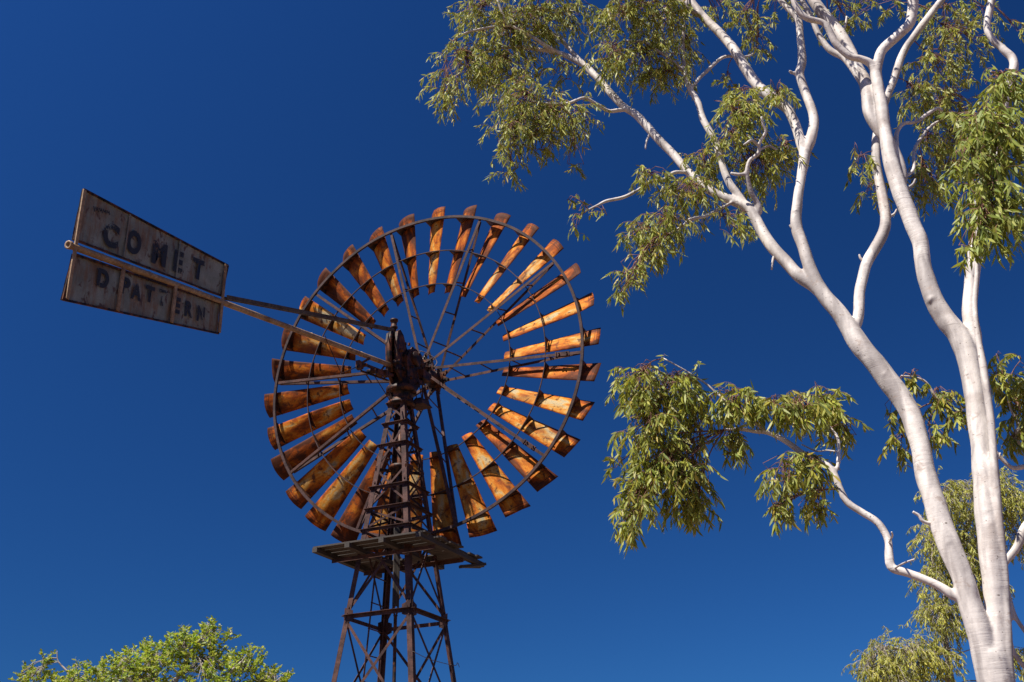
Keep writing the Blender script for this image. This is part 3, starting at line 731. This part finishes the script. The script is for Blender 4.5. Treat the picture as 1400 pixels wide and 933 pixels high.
R1b = fillY([(1199, 108, 14), (1201, 84, 15), (1208, 67, 15), (1228, 49, 15), (1244, 33, 15), (1248, 14, 16), (1250, -12, 15), (1258, -50, 14)], 11.3, 11.1, R_)
Rb = fillY([(1240, 262, 14), (1234, 235, 15), (1222, 205, 16), (1205, 180, 19), (1191, 156, 22), (1187, 131, 22), (1182, 111, 20), (1172, 92, 19), (1158, 61, 18), (1141, 36, 18), (1122, 14, 18), (1106, -10, 17)], 11.3, 11.75, R_)
Rc = fillY([(1186, 125, 12), (1175, 108, 10), (1155, 81, 9), (1133, 67, 10), (1119, 47, 9), (1108, 22, 9), (1096, 0, 9), (1090, -20, 8)], 11.7, 11.75, Rb)
L2 = fillY([(1172, 452, 18), (1173, 434, 17), (1176, 395, 17), (1183, 368, 17), (1195, 341, 17), (1209, 317, 17), (1211, 296, 16), (1206, 266, 16), (1199, 233, 15), (1197, 195, 13), (1203, 165, 12.5), (1212, 135, 12), (1222, 110, 11.5), (1233, 75, 12), (1247, 53, 11.5), (1268, 25, 11), (1292, -5, 10)], 11.0, 12.3, L_)
Ba = fillY([(1101, 212, 16), (1109, 190, 16), (1112, 162, 15), (1104, 134, 14), (1094, 103, 14), (1097, 84, 13), (1094, 50, 11.5), (1092, 28, 11), (1083, 17, 10), (1070, 4, 9), (1055, -15, 8)], 11.6, 12.0, L_)
Aa = fillY([(1101, 212, 15), (1090, 180, 15), (1078, 152, 16), (1055, 134, 17), (1036, 117, 17), (1016, 89, 16), (1002, 67, 15), (986, 47, 14), (966, 28, 13), (949, 8, 12), (940, -12, 11)], 11.6, 12.4, L_)
Ab = fillY([(962, 26, 9), (950, 18, 8.5), (937, 9, 8), (925, -8, 7)], 12.3, 12.2, Aa)
Dd = fillY([(1128, 408, 20), (1112, 391, 19), (1090, 375, 19), (1069, 353, 19), (1048, 326, 18), (1034, 302, 17), (1024, 286, 17), (1006, 276, 15), (982, 267, 14), (958, 251, 14), (940, 233, 13), (922, 213, 13), (904, 196, 13), (894, 184, 13), (871, 159, 12), (852, 145, 11.5), (832, 125, 11), (816, 106, 11), (801, 90, 11)], 11.1, 12.6, L_)
Dl1 = fillY([(803, 92, 10), (782, 81, 9), (762, 72, 8), (737, 68, 7), (704, 65, 6), (676, 67, 5), (655, 75, 3)], 12.6, 12.9, Dd)
Dl2 = fillY([(766, 73, 7), (748, 64, 7), (726, 50, 6), (695, 33, 5), (687, 19, 4), (680, 0, 3)], 12.7, 12.4, Dl1)
Dl2b = fillY([(698, 35, 4.5), (676, 37, 4), (653, 41, 4), (637, 45, 3), (620, 55, 2.5)], 12.5, 12.4, Dl2)
Dl3 = fillY([(801, 90, 9), (790, 80, 7.5), (776, 64, 7), (762, 50, 7), (748, 44, 6), (738, 32, 4), (730, 20, 3)], 12.6, 13.0, Dd)
Dl3b = fillY([(750, 45, 5), (738, 47, 4.5), (722, 45, 4), (705, 42, 3)], 12.9, 13.1, Dl3)
Ds = fillY([(858, 150, 8), (846, 151, 7), (832, 152, 6), (815, 142, 6), (798, 134, 5.5), (776, 142, 5), (748, 142, 4), (726, 139, 3)], 12.1, 11.8, Dd)
Cc = fillY([(1024, 284, 12), (1009, 266, 12), (997, 250, 12), (986, 222, 11.5), (977, 192, 11), (961, 164, 10.5), (955, 142, 10), (942, 117, 9), (936, 95, 7), (934, 64, 6), (935, 36, 5.5), (937, 15, 5), (940, -8, 4)], 11.6, 12.3, Dd)
Cl = fillY([(937, 98, 6), (930, 93, 6), (916, 81, 5.5), (897, 68, 5), (880, 58, 5), (857, 56, 3)], 12.2, 12.0, Cc)
Cl2 = fillY([(912, 78, 4), (910, 64, 4), (905, 42, 3), (898, 20, 2.5)], 12.1, 12.1, Cl)
Cr = fillY([(949, 122, 6.5), (955, 109, 6), (972, 92, 6), (988, 79, 6), (1002, 77, 5.5)], 12.2, 12.35, Cc)
Ee = fillY([(1030, 296, 13), (1037, 290, 12), (1035, 278, 9), (1027, 264, 9), (1023, 250, 8), (1021, 236, 7.5), (1025, 220, 7), (1037, 210, 7), (1038, 197, 6), (1047, 181, 5), (1043, 170, 4), (1041, 160, 3)], 11.5, 11.3, Dd)
Ee2 = fillY([(1037, 200, 5), (1028, 192, 4.5), (1017, 198, 3)], 11.35, 11.2, Ee)
Ee3 = fillY([(1024, 236, 6), (1011, 239, 6), (998, 237, 5.5)], 11.45, 11.55, Ee)
Ee4 = fillY([(1038, 205, 4.5), (1052, 200, 4), (1062, 205, 3)], 11.35, 11.5, Ee)
Ff = fillY([(942, 238, 7), (922, 236, 6.5), (907, 246, 6.5), (889, 249, 6.5), (871, 261, 5.8), (853, 270, 5.2), (829, 275, 4.7), (817, 281, 4), (805, 287, 3)], 11.9, 11.5, Dd)
Gg = fillY([(1004, 277, 7), (994, 281, 6), (982, 287, 5.5), (964, 296, 5), (943, 300, 4.5), (934, 308, 3), (915, 320, 2.5)], 11.6, 11.3, Dd)
Hh = fillY([(1318, 822, 15), (1305, 815, 15.5), (1288, 804, 14), (1265, 793, 13), (1240, 783, 13), (1220, 776, 13.5), (1216, 759, 13.5), (1214, 737, 12), (1200, 715, 11.5), (1178, 700, 11), (1159, 687, 11.5), (1149, 669, 11), (1141, 650, 11), (1128, 635, 10), (1103, 624, 10), (1077, 605, 9.5), (1051, 592, 8.5), (1032, 590, 7), (1013, 587, 5.5), (990, 588, 4)], 10.55, 11.5, L_)
H2 = fillY([(1046, 591, 7), (1037, 581, 6), (1026, 571, 5.5), (1003, 556, 5), (981, 539, 4.3), (964, 524, 3.5), (939, 508, 2.6), (907, 490, 2)], 9.45, 11.6, Hh)
H3 = fillY([(1142, 648, 8), (1145, 638, 7), (1146, 621, 5.5), (1146, 601, 4.5), (1136, 585, 3), (1125, 570, 2.5)], 9.75, 11.3, Hh)
H4 = fillY([(1144, 618, 3), (1130, 616, 2.5), (1116, 617, 2.5), (1096, 608, 2)], 9.7, 11.4, H3)
S1 = fillY([(1274, 722, 6), (1264, 714, 5.5), (1256, 705, 5), (1248, 700, 4)], 10.6, 10.72, L_)
S2 = fillY([(1224, 774, 3.5), (1236, 770, 3), (1250, 765, 2.5)], 10.3, 10.2, Hh)
S3 = fillY([(1218, 742, 4), (1220, 733, 3), (1219, 728, 2.5)], 10.3, 10.3, Hh)
Ua = fillY([(1228, 215, 9), (1225, 192, 8), (1228, 178, 7), (1236, 169, 7), (1253, 167, 6.5), (1267, 157, 6.5), (1281, 149, 6), (1288, 152, 4)], 11.4, 11.8, Rb)
Ub = fillY([(1234, 246, 7), (1240, 240, 5.5), (1249, 231, 5), (1250, 206, 5), (1261, 187, 5), (1272, 173, 4), (1283, 166, 3.5)], 11.4, 12.0, Rb)
Nn = fillY([(1350, 235, 10), (1356, 200, 9), (1366, 165, 8), (1372, 130, 7), (1368, 108, 5), (1355, 98, 3)], 10.9, 9.0, R2)
Nn2 = fillY([(1366, 165, 6), (1350, 160, 5), (1335, 165, 4), (1325, 185, 3)], 9.5, 8.9, Nn)
Nn3 = fillY([(1358, 195, 6), (1362, 215, 5), (1352, 240, 4), (1346, 270, 3)], 9.9, 8.8, Nn)
STUBS = []
for x, y, dx, dy, d, par in ((1257, 600, -13, -10, 3.5, L_), (1186, 362, -9, -8, 4, L2), (1096, 318, -13, -6, 4, L_), (1092, 102, -10, -3, 5, Ba), (1234, 262, 14, -10, 4, R_), (1345, 640, 18, -12, 4, R_), (1012, 80, 14, -4, 3, Aa), (890, 180, -6, 14, 3, Dd), (985, 210, 12, -10, 3, Cc), (1211, 300, 12, -8, 3.5, L2), (1150, 50, 6, -16, 4, Rb), (1060, 345, -4, 14, 4, Dd)):
    STUBS.append(fillY([(x, y, d*1.3), (x+dx*.4, y+dy*.4, d*1.2), (x+dx, y+dy, d), (x+dx*1.25, y+dy*1.7, d*.7)], 11, float(crom([(a[0], a[1], a[3]) for a in par], 12)[int(np.argmin((crom([(a[0], a[1], a[3]) for a in par], 12)[:, 0]-x)**2+(crom([(a[0], a[1], a[3]) for a in par], 12)[:, 1]-y)**2)), 2]), par))
def knots(m, O):
    for x, y, par, r in ((1271, 411, R_, .055), (1207, 513, L_, .05), (1181, 362, L2, .03), (1086, 290, L_, .035), (1293, 742, L_, .05), (1215, 765, Hh, .03), (1344, 700, R_, .05)):
        q = crom([(a[0], a[1], a[3], a[2]) for a in par], 12); k_ = int(np.argmin((q[:, 0]-x)**2+(q[:, 1]-y)**2))
        p = at(x, y, q[k_, 2]); rad = q[k_, 3]*.5*mpp(p); p = p-FW*(rad*.93)-O; m.tube([p-FW*r*.15, p, p+FW*r], [r*.55, r*.8, r], 12)
GP = 'TR L_ R_ RS R2 R1a R1b Rb Rc L2 Ba Aa Ab Dd Dl1 Dl2 Dl2b Dl3 Dl3b Ds Cc Cl Cl2 Cr Ee Ee2 Ee3 Ee4 Ff Gg Hh H2 H3 H4 S1 S2 S3 Ua Ub Nn Nn2 Nn3'.split()
trunk, GW = wood_mesh(gum, [TR, L_, R_, RS, R2, R1a, R1b, Rb, Rc, L2, Ba, Aa, Ab, Dd, Dl1, Dl2, Dl2b, Dl3, Dl3b, Ds, Cc, Cl, Cl2, Cr, Ee, Ee2, Ee3, Ee4, Ff, Gg, Hh, H2, H3, H4, S1, S2, S3, Ua, Ub, Nn, Nn2, Nn3, *STUBS], M_BARK, .0125, extra=knots)
def sub(*n): return np.vstack([WP['ghost_gum'][GP.index(k)] for k in n])
LM = [M_LEAF, M_TWIG]
LF, LW = .115, .0165
foliage(gum, [(640, 95, 50, 42, 12.6), (612, 128, 20, 28, 12.5), (700, 55, 65, 45, 12.8), (655, 20, 38, 28, 12.5), (735, 25, 75, 34, 12.8), (690, 95, 40, 30, 12.6), (785, 25, 28, 30, 12.9, .7), (770, 100, 35, 25, 12.9, .5)], GW, LM, LF, LW, .5, 0.204, seed=1, per=18)
foliage(gum, [(715, 140, 45, 40, 12.0), (700, 185, 30, 35, 11.9), (697, 225, 11, 24, 11.9), (755, 165, 45, 38, 12.1), (790, 160, 22, 35, 12.1, .6), (786, 222, 7, 17, 12.1, .7), (735, 195, 30, 20, 12.0, .8)], GW, LM, LF, LW, .5, 0.204, seed=2, per=18)
foliage(gum, [(850, 25, 36, 38, 12.1), (835, 80, 22, 34, 12.0), (880, 85, 55, 38, 12.2), (915, 35, 35, 45, 12.3), (912, 108, 38, 22, 12.2), (942, 70, 16, 45, 12.4, .7), (880, 10, 60, 20, 12.0)], GW, LM, LF, LW, .45, 0.204, seed=3, per=18)
foliage(gum, [(985, 10, 32, 18, 13.0), (1020, 30, 28, 25, 13.0), (1036, 60, 17, 26, 13.0), (995, 112, 22, 14, 12.7, .5), (1068, 8, 22, 14, 12.6), (1150, 22, 30, 26, 12.6, .8), (1180, 10, 18, 30, 12.6, .8), (1225, 8, 24, 12, 12.4, .8)], GW, LM, LF, LW, .4, 0.184, seed=4, per=18)
foliage(gum, [(1010, 160, 38, 32, 11.6), (1065, 130, 22, 18, 11.7), (1035, 230, 38, 42, 11.9), (1068, 210, 17, 32, 11.8), (1000, 190, 26, 30, 11.9), (1003, 305, 20, 24, 11.5, .9), (960, 222, 26, 26, 12.1), (1010, 130, 26, 14, 11.7)], GW, LM, LF, LW, .42, 0.214, seed=5, per=18)
foliage(gum, [(888, 238, 32, 14, 11.5), (940, 265, 38, 32, 11.7), (908, 305, 40, 28, 11.4), (870, 325, 24, 20, 11.3, .8), (892, 345, 24, 20, 11.2), (865, 372, 17, 20, 11.1), (846, 398, 8, 16, 11.0)], sub('Gg','Ff','Dd'), LM, LF, LW, .42, 0.221, seed=6, per=18)
foliage(gum, [(783, 272, 14, 7, 11.5, .8), (800, 285, 10, 12, 11.5, .5), (785, 310, 6, 26, 11.5, .6), (824, 292, 6, 12, 11.5, .8)], sub('Gg','Ff','Dd'), LM, .10, .026, .3, 0.086, seed=7, per=5)
foliage(gum, [(1310, 60, 42, 38, 12.4), (1280, 95, 38, 34, 12.3), (1252, 135, 26, 36, 12.2, .8), (1300, 145, 46, 42, 12.2), (1268, 200, 28, 36, 12.0, .8), (1268, 255, 36, 36, 12.0), (1310, 210, 30, 50, 12.2), (1345, 15, 30, 18, 12.6, .6), (1385, 40, 14, 16, 12.3, .5), (1290, 20, 40, 22, 12.6, .8)], GW, LM, LF, LW, .42, 0.184, seed=8, per=18)
foliage(gum, [(1176, 222, 20, 22, 11.9, .6), (1190, 262, 16, 22, 11.9, .7), (1195, 240, 14, 20, 11.9, .5)], GW, LM, LF, LW, .35, 0.164, seed=9, per=18)
foliage(gum, [(1374, 118, 32, 34, 9.0), (1340, 170, 36, 32, 8.9), (1376, 195, 32, 50, 8.9), (1328, 215, 26, 30, 8.8), (1350, 260, 34, 40, 8.8), (1346, 308, 26, 34, 8.7), (1322, 345, 12, 14, 8.7), (1378, 290, 20, 28, 8.9)], sub('Nn','Nn2','Nn3'), [M_LEAFN, M_TWIG], .125, .0215, .45, 0.187, seed=10, rd=.3, per=18)
foliage(gum, [(875, 522, 36, 32, 11.50), (920, 535, 42, 36, 11.55), (885, 590, 40, 40, 11.50), (905, 645, 42, 40, 11.50), (868, 690, 24, 38, 11.40), (865, 722, 13, 16, 11.40), (930, 665, 32, 42, 11.60), (953, 690, 20, 24, 11.60), (950, 585, 24, 40, 11.70), (846, 635, 12, 9, 11.40, .6)], sub('Hh','H2','H3','H4'), LM, .125, .0215, .5, 0.197, seed=11, rd=.35, per=18)
foliage(gum, [(1000, 550, 36, 26, 11.40), (1000, 608, 24, 20, 11.60), (1030, 550, 18, 22, 11.40, .8)], sub('Hh','H2','H3','H4'), LM, .125, .0215, .4, 0.187, seed=12, rd=.25, per=18)
foliage(gum, [(1088, 560, 36, 26, 11.30), (1130, 560, 30, 32, 11.50), (1062, 552, 16, 16, 11.10), (1156, 590, 8, 20, 11.40), (1072, 650, 16, 30, 11.20), (1063, 700, 11, 20, 11.20), (1108, 640, 18, 36, 11.30), (1112, 690, 12, 26, 11.30)], sub('Hh','H2','H3','H4'), LM, .125, .0215, .45, 0.238, seed=13, rd=.3, per=18)

# ---- second gum beyond the right edge of the frame
g2x = at(1530, 933, 11.6); gum2 = tree_empty('ghost_gum', np.array([g2x[0], 11.6, 0.]), 'ghost gum at the right edge, its thin boughs reaching behind the white forked trunk', 'tree')
bx0, by0 = gpx(np.array([g2x[0], 11.6, -.15]))
T2 = [(bx0, by0, 70, 11.6), (1530, 933, 46, 11.6), (1520, 760, 40, 11.6), (1500, 600, 34, 11.7), (1490, 420, 28, 11.8), (1510, 200, 20, 11.8), (1500, 0, 12, 11.8)]
J = fillY([(1505, 650, 18), (1460, 672, 17), (1425, 696, 15.5), (1402, 720, 14), (1391, 747, 13), (1373, 771, 11), (1369, 785, 8), (1376, 802, 7.5), (1383, 828, 7.5), (1390, 846, 7.5), (1404, 868, 7), (1420, 900, 5)], 11.7, 11.5, T2)
J2 = fillY([(1384, 835, 6), (1380, 860, 6), (1385, 888, 7), (1398, 908, 8), (1415, 925, 7)], 11.5, 11.6, J)
K = fillY([(1498, 600, 13), (1450, 640, 11), (1420, 636, 10), (1400, 638, 9), (1385, 640, 7.5), (1374, 632, 7), (1357, 613, 7), (1336, 590, 7), (1307, 568, 7), (1290, 554, 6), (1279, 543, 5), (1266, 523, 4), (1250, 516, 3), (1232, 514, 2.5)], 11.7, 11.4, T2)
K2 = fillY([(1412, 637, 9), (1398, 612, 8.5), (1385, 598, 8), (1392, 588, 7.5), (1390, 575, 5), (1382, 560, 3.5), (1375, 530, 2.5)], 11.6, 11.6, K)
t2, W2 = wood_mesh(gum2, [T2, J, J2, K, K2], M_BARK, .0125)
foliage(gum2, [(1226, 565, 13, 28, 11.4, .8), (1234, 606, 18, 26, 11.4), (1268, 590, 18, 24, 11.4, .8), (1246, 518, 20, 14, 11.4, .8), (1284, 540, 18, 22, 11.4, .8), (1300, 560, 16, 34, 11.4, .8)], W2, LM, .115, .024, .35, 0.143, seed=21, rd=.2, per=18)
foliage(gum2, [(1370, 530, 22, 36, 11.6), (1390, 560, 18, 46, 11.6), (1362, 490, 12, 18, 11.6, .4), (1386, 605, 18, 20, 11.6), (1395, 500, 12, 20, 11.6, .6), (1420, 560, 30, 60, 11.6)], W2, LM, .115, .024, .35, 0.143, seed=22, rd=.3, per=18)

# ---- drooping tree in the background
bp = at(1300, 933, 20.0); back = tree_empty('drooping_gum', np.array([bp[0], 20.0, 0.]), 'fine-leaved drooping olive tree in the background behind the white gum trunk', 'tree')
xa, ya = gpx(np.array([bp[0], 20., -.1]))
B0 = [(xa, ya, 26, 20.), (1301, 940, 13, 20.), (1297, 905, 11, 20.), (1290, 860, 10, 20.1), (1296, 800, 9, 20.2), (1318, 730, 8, 20.2), (1345, 670, 5, 20.2)]
B1 = fillY([(1300, 935, 9), (1270, 910, 6), (1235, 890, 5), (1210, 885, 4)], 20, 19.8)
B2 = fillY([(1292, 850, 6), (1278, 800, 5), (1276, 740, 4), (1290, 690, 3)], 20.1, 19.8)
B3 = fillY([(1310, 750, 6), (1350, 735, 5), (1385, 720, 4)], 20.2, 20.0)
tk, W3 = wood_mesh(back, [B0, B1, B2, B3], M_BARK2, .018)
LB = [M_LEAFB, M_BARK2]
foliage(back, [(1210, 900, 30, 28, 19.8), (1185, 915, 18, 22, 19.8), (1245, 900, 34, 34, 19.8), (1280, 905, 26, 34, 19.9), (1225, 930, 50, 20, 19.8)], W3, LB, .085, .016, .42, .66, seed=31, rd=.8, per=20)
foliage(back, [(1290, 690, 30, 36, 19.9), (1278, 745, 24, 40, 19.9), (1305, 770, 24, 50, 20.), (1274, 800, 18, 36, 19.9), (1278, 845, 22, 34, 19.9), (1298, 850, 16, 40, 20.)], W3, LB, .085, .016, .42, .66, seed=32, rd=.7, per=20)
foliage(back, [(1330, 690, 32, 44, 20.), (1360, 672, 30, 34, 20.), (1385, 700, 26, 40, 20.), (1340, 740, 26, 40, 20.), (1390, 745, 18, 24, 20., .8), (1395, 905, 14, 26, 20.), (1345, 800, 30, 40, 20.)], W3, LB, .085, .016, .42, .66, seed=33, rd=.7, per=20)

# ---- leafy tree low on the left
lp = at(220, 933, 16.0); lt = tree_empty('leafy_tree', np.array([lp[0], 16.0, 0.]), 'low bright green leafy tree at the bottom left beneath the tail vane', 'tree')
xa, ya = gpx(np.array([lp[0], 16., -.1]))
Lt0 = [(xa, ya, 22, 16.), (222, 1010, 15, 16.), (225, 960, 11, 16.), (246, 920, 7, 16.), (262, 890, 5, 16.), (285, 862, 3, 16.)]
Lt1 = fillY([(225, 970, 9), (300, 950, 7), (315, 920, 5), (330, 905, 3)], 16, 15.8)
Lt2 = fillY([(222, 985, 9), (150, 965, 7), (98, 945, 5), (94, 922, 3.5), (80, 905, 2), (78, 890, 1.2)], 16, 15.9)
Lt3 = fillY([(230, 955, 6), (205, 920, 5), (197, 900, 3), (203, 892, 2)], 16, 16.2)
Lt4 = fillY([(300, 950, 5), (350, 945, 4), (380, 930, 3)], 15.9, 15.9)
lk, W4 = wood_mesh(lt, [Lt0, Lt1, Lt2, Lt3, Lt4], M_BARK2, .014)
LLm = [M_LEAFL, M_BARK2]
def leafy(e, s): foliage(lt, e, W4, LLm, .055, .026, .24, .48, droop=-.15, rd=.55, seed=s, per=16, spread=1.0, twig_r=.003)
leafy([(45, 930, 24, 14, 16.), (105, 938, 40, 18, 16.), (58, 908, 12, 8, 15.9, .8), (90, 965, 60, 20, 16.), (28, 922, 7, 4, 16., .8), (112, 912, 8, 5, 16., .7), (140, 922, 18, 10, 16., .8)], 41)
leafy([(172, 915, 26, 22, 16.), (212, 908, 28, 24, 16.), (206, 888, 14, 8, 16., .8), (250, 890, 24, 22, 16.), (185, 940, 50, 20, 16.), (174, 892, 8, 6, 16., .7), (248, 868, 8, 7, 16., .8)], 42)
leafy([(285, 880, 22, 20, 16.), (285, 858, 9, 9, 16.), (315, 872, 10, 8, 16., .7), (285, 918, 44, 24, 16.), (335, 915, 26, 20, 16.), (342, 895, 8, 7, 16., .8), (372, 930, 24, 12, 16.), (395, 922, 7, 6, 16., .8), (340, 948, 50, 18, 16.)], 43)
leafy([(60, 1000, 50, 26, 15.7, .5), (140, 1000, 60, 34, 16.4, .5), (240, 1000, 50, 40, 15.4, .4), (330, 990, 50, 34, 16.2, .5), (380, 965, 30, 22, 16.1, .5), (200, 960, 70, 26, 16.8, .4), (290, 965, 60, 26, 15.2, .4)], 44)
foliage(back, [(1230, 965, 60, 34, 20.2, .5), (1320, 975, 50, 40, 20.3, .4), (1370, 950, 40, 40, 20.1, .4)], W3, LB, .085, .016, .42, .3, seed=34, rd=1.0, per=20)

# the gum's crown goes on above the frame and dapples the limbs
foliage(gum, [(900, -60, 90, 40, 11.6), (1050, -70, 80, 40, 11.4), (1180, -70, 80, 40, 11.0), (1300, -60, 70, 40, 11.4), (760, -50, 60, 30, 12.2)], GW, LM, .13, .03, .5, 0.057, seed=14, per=16)
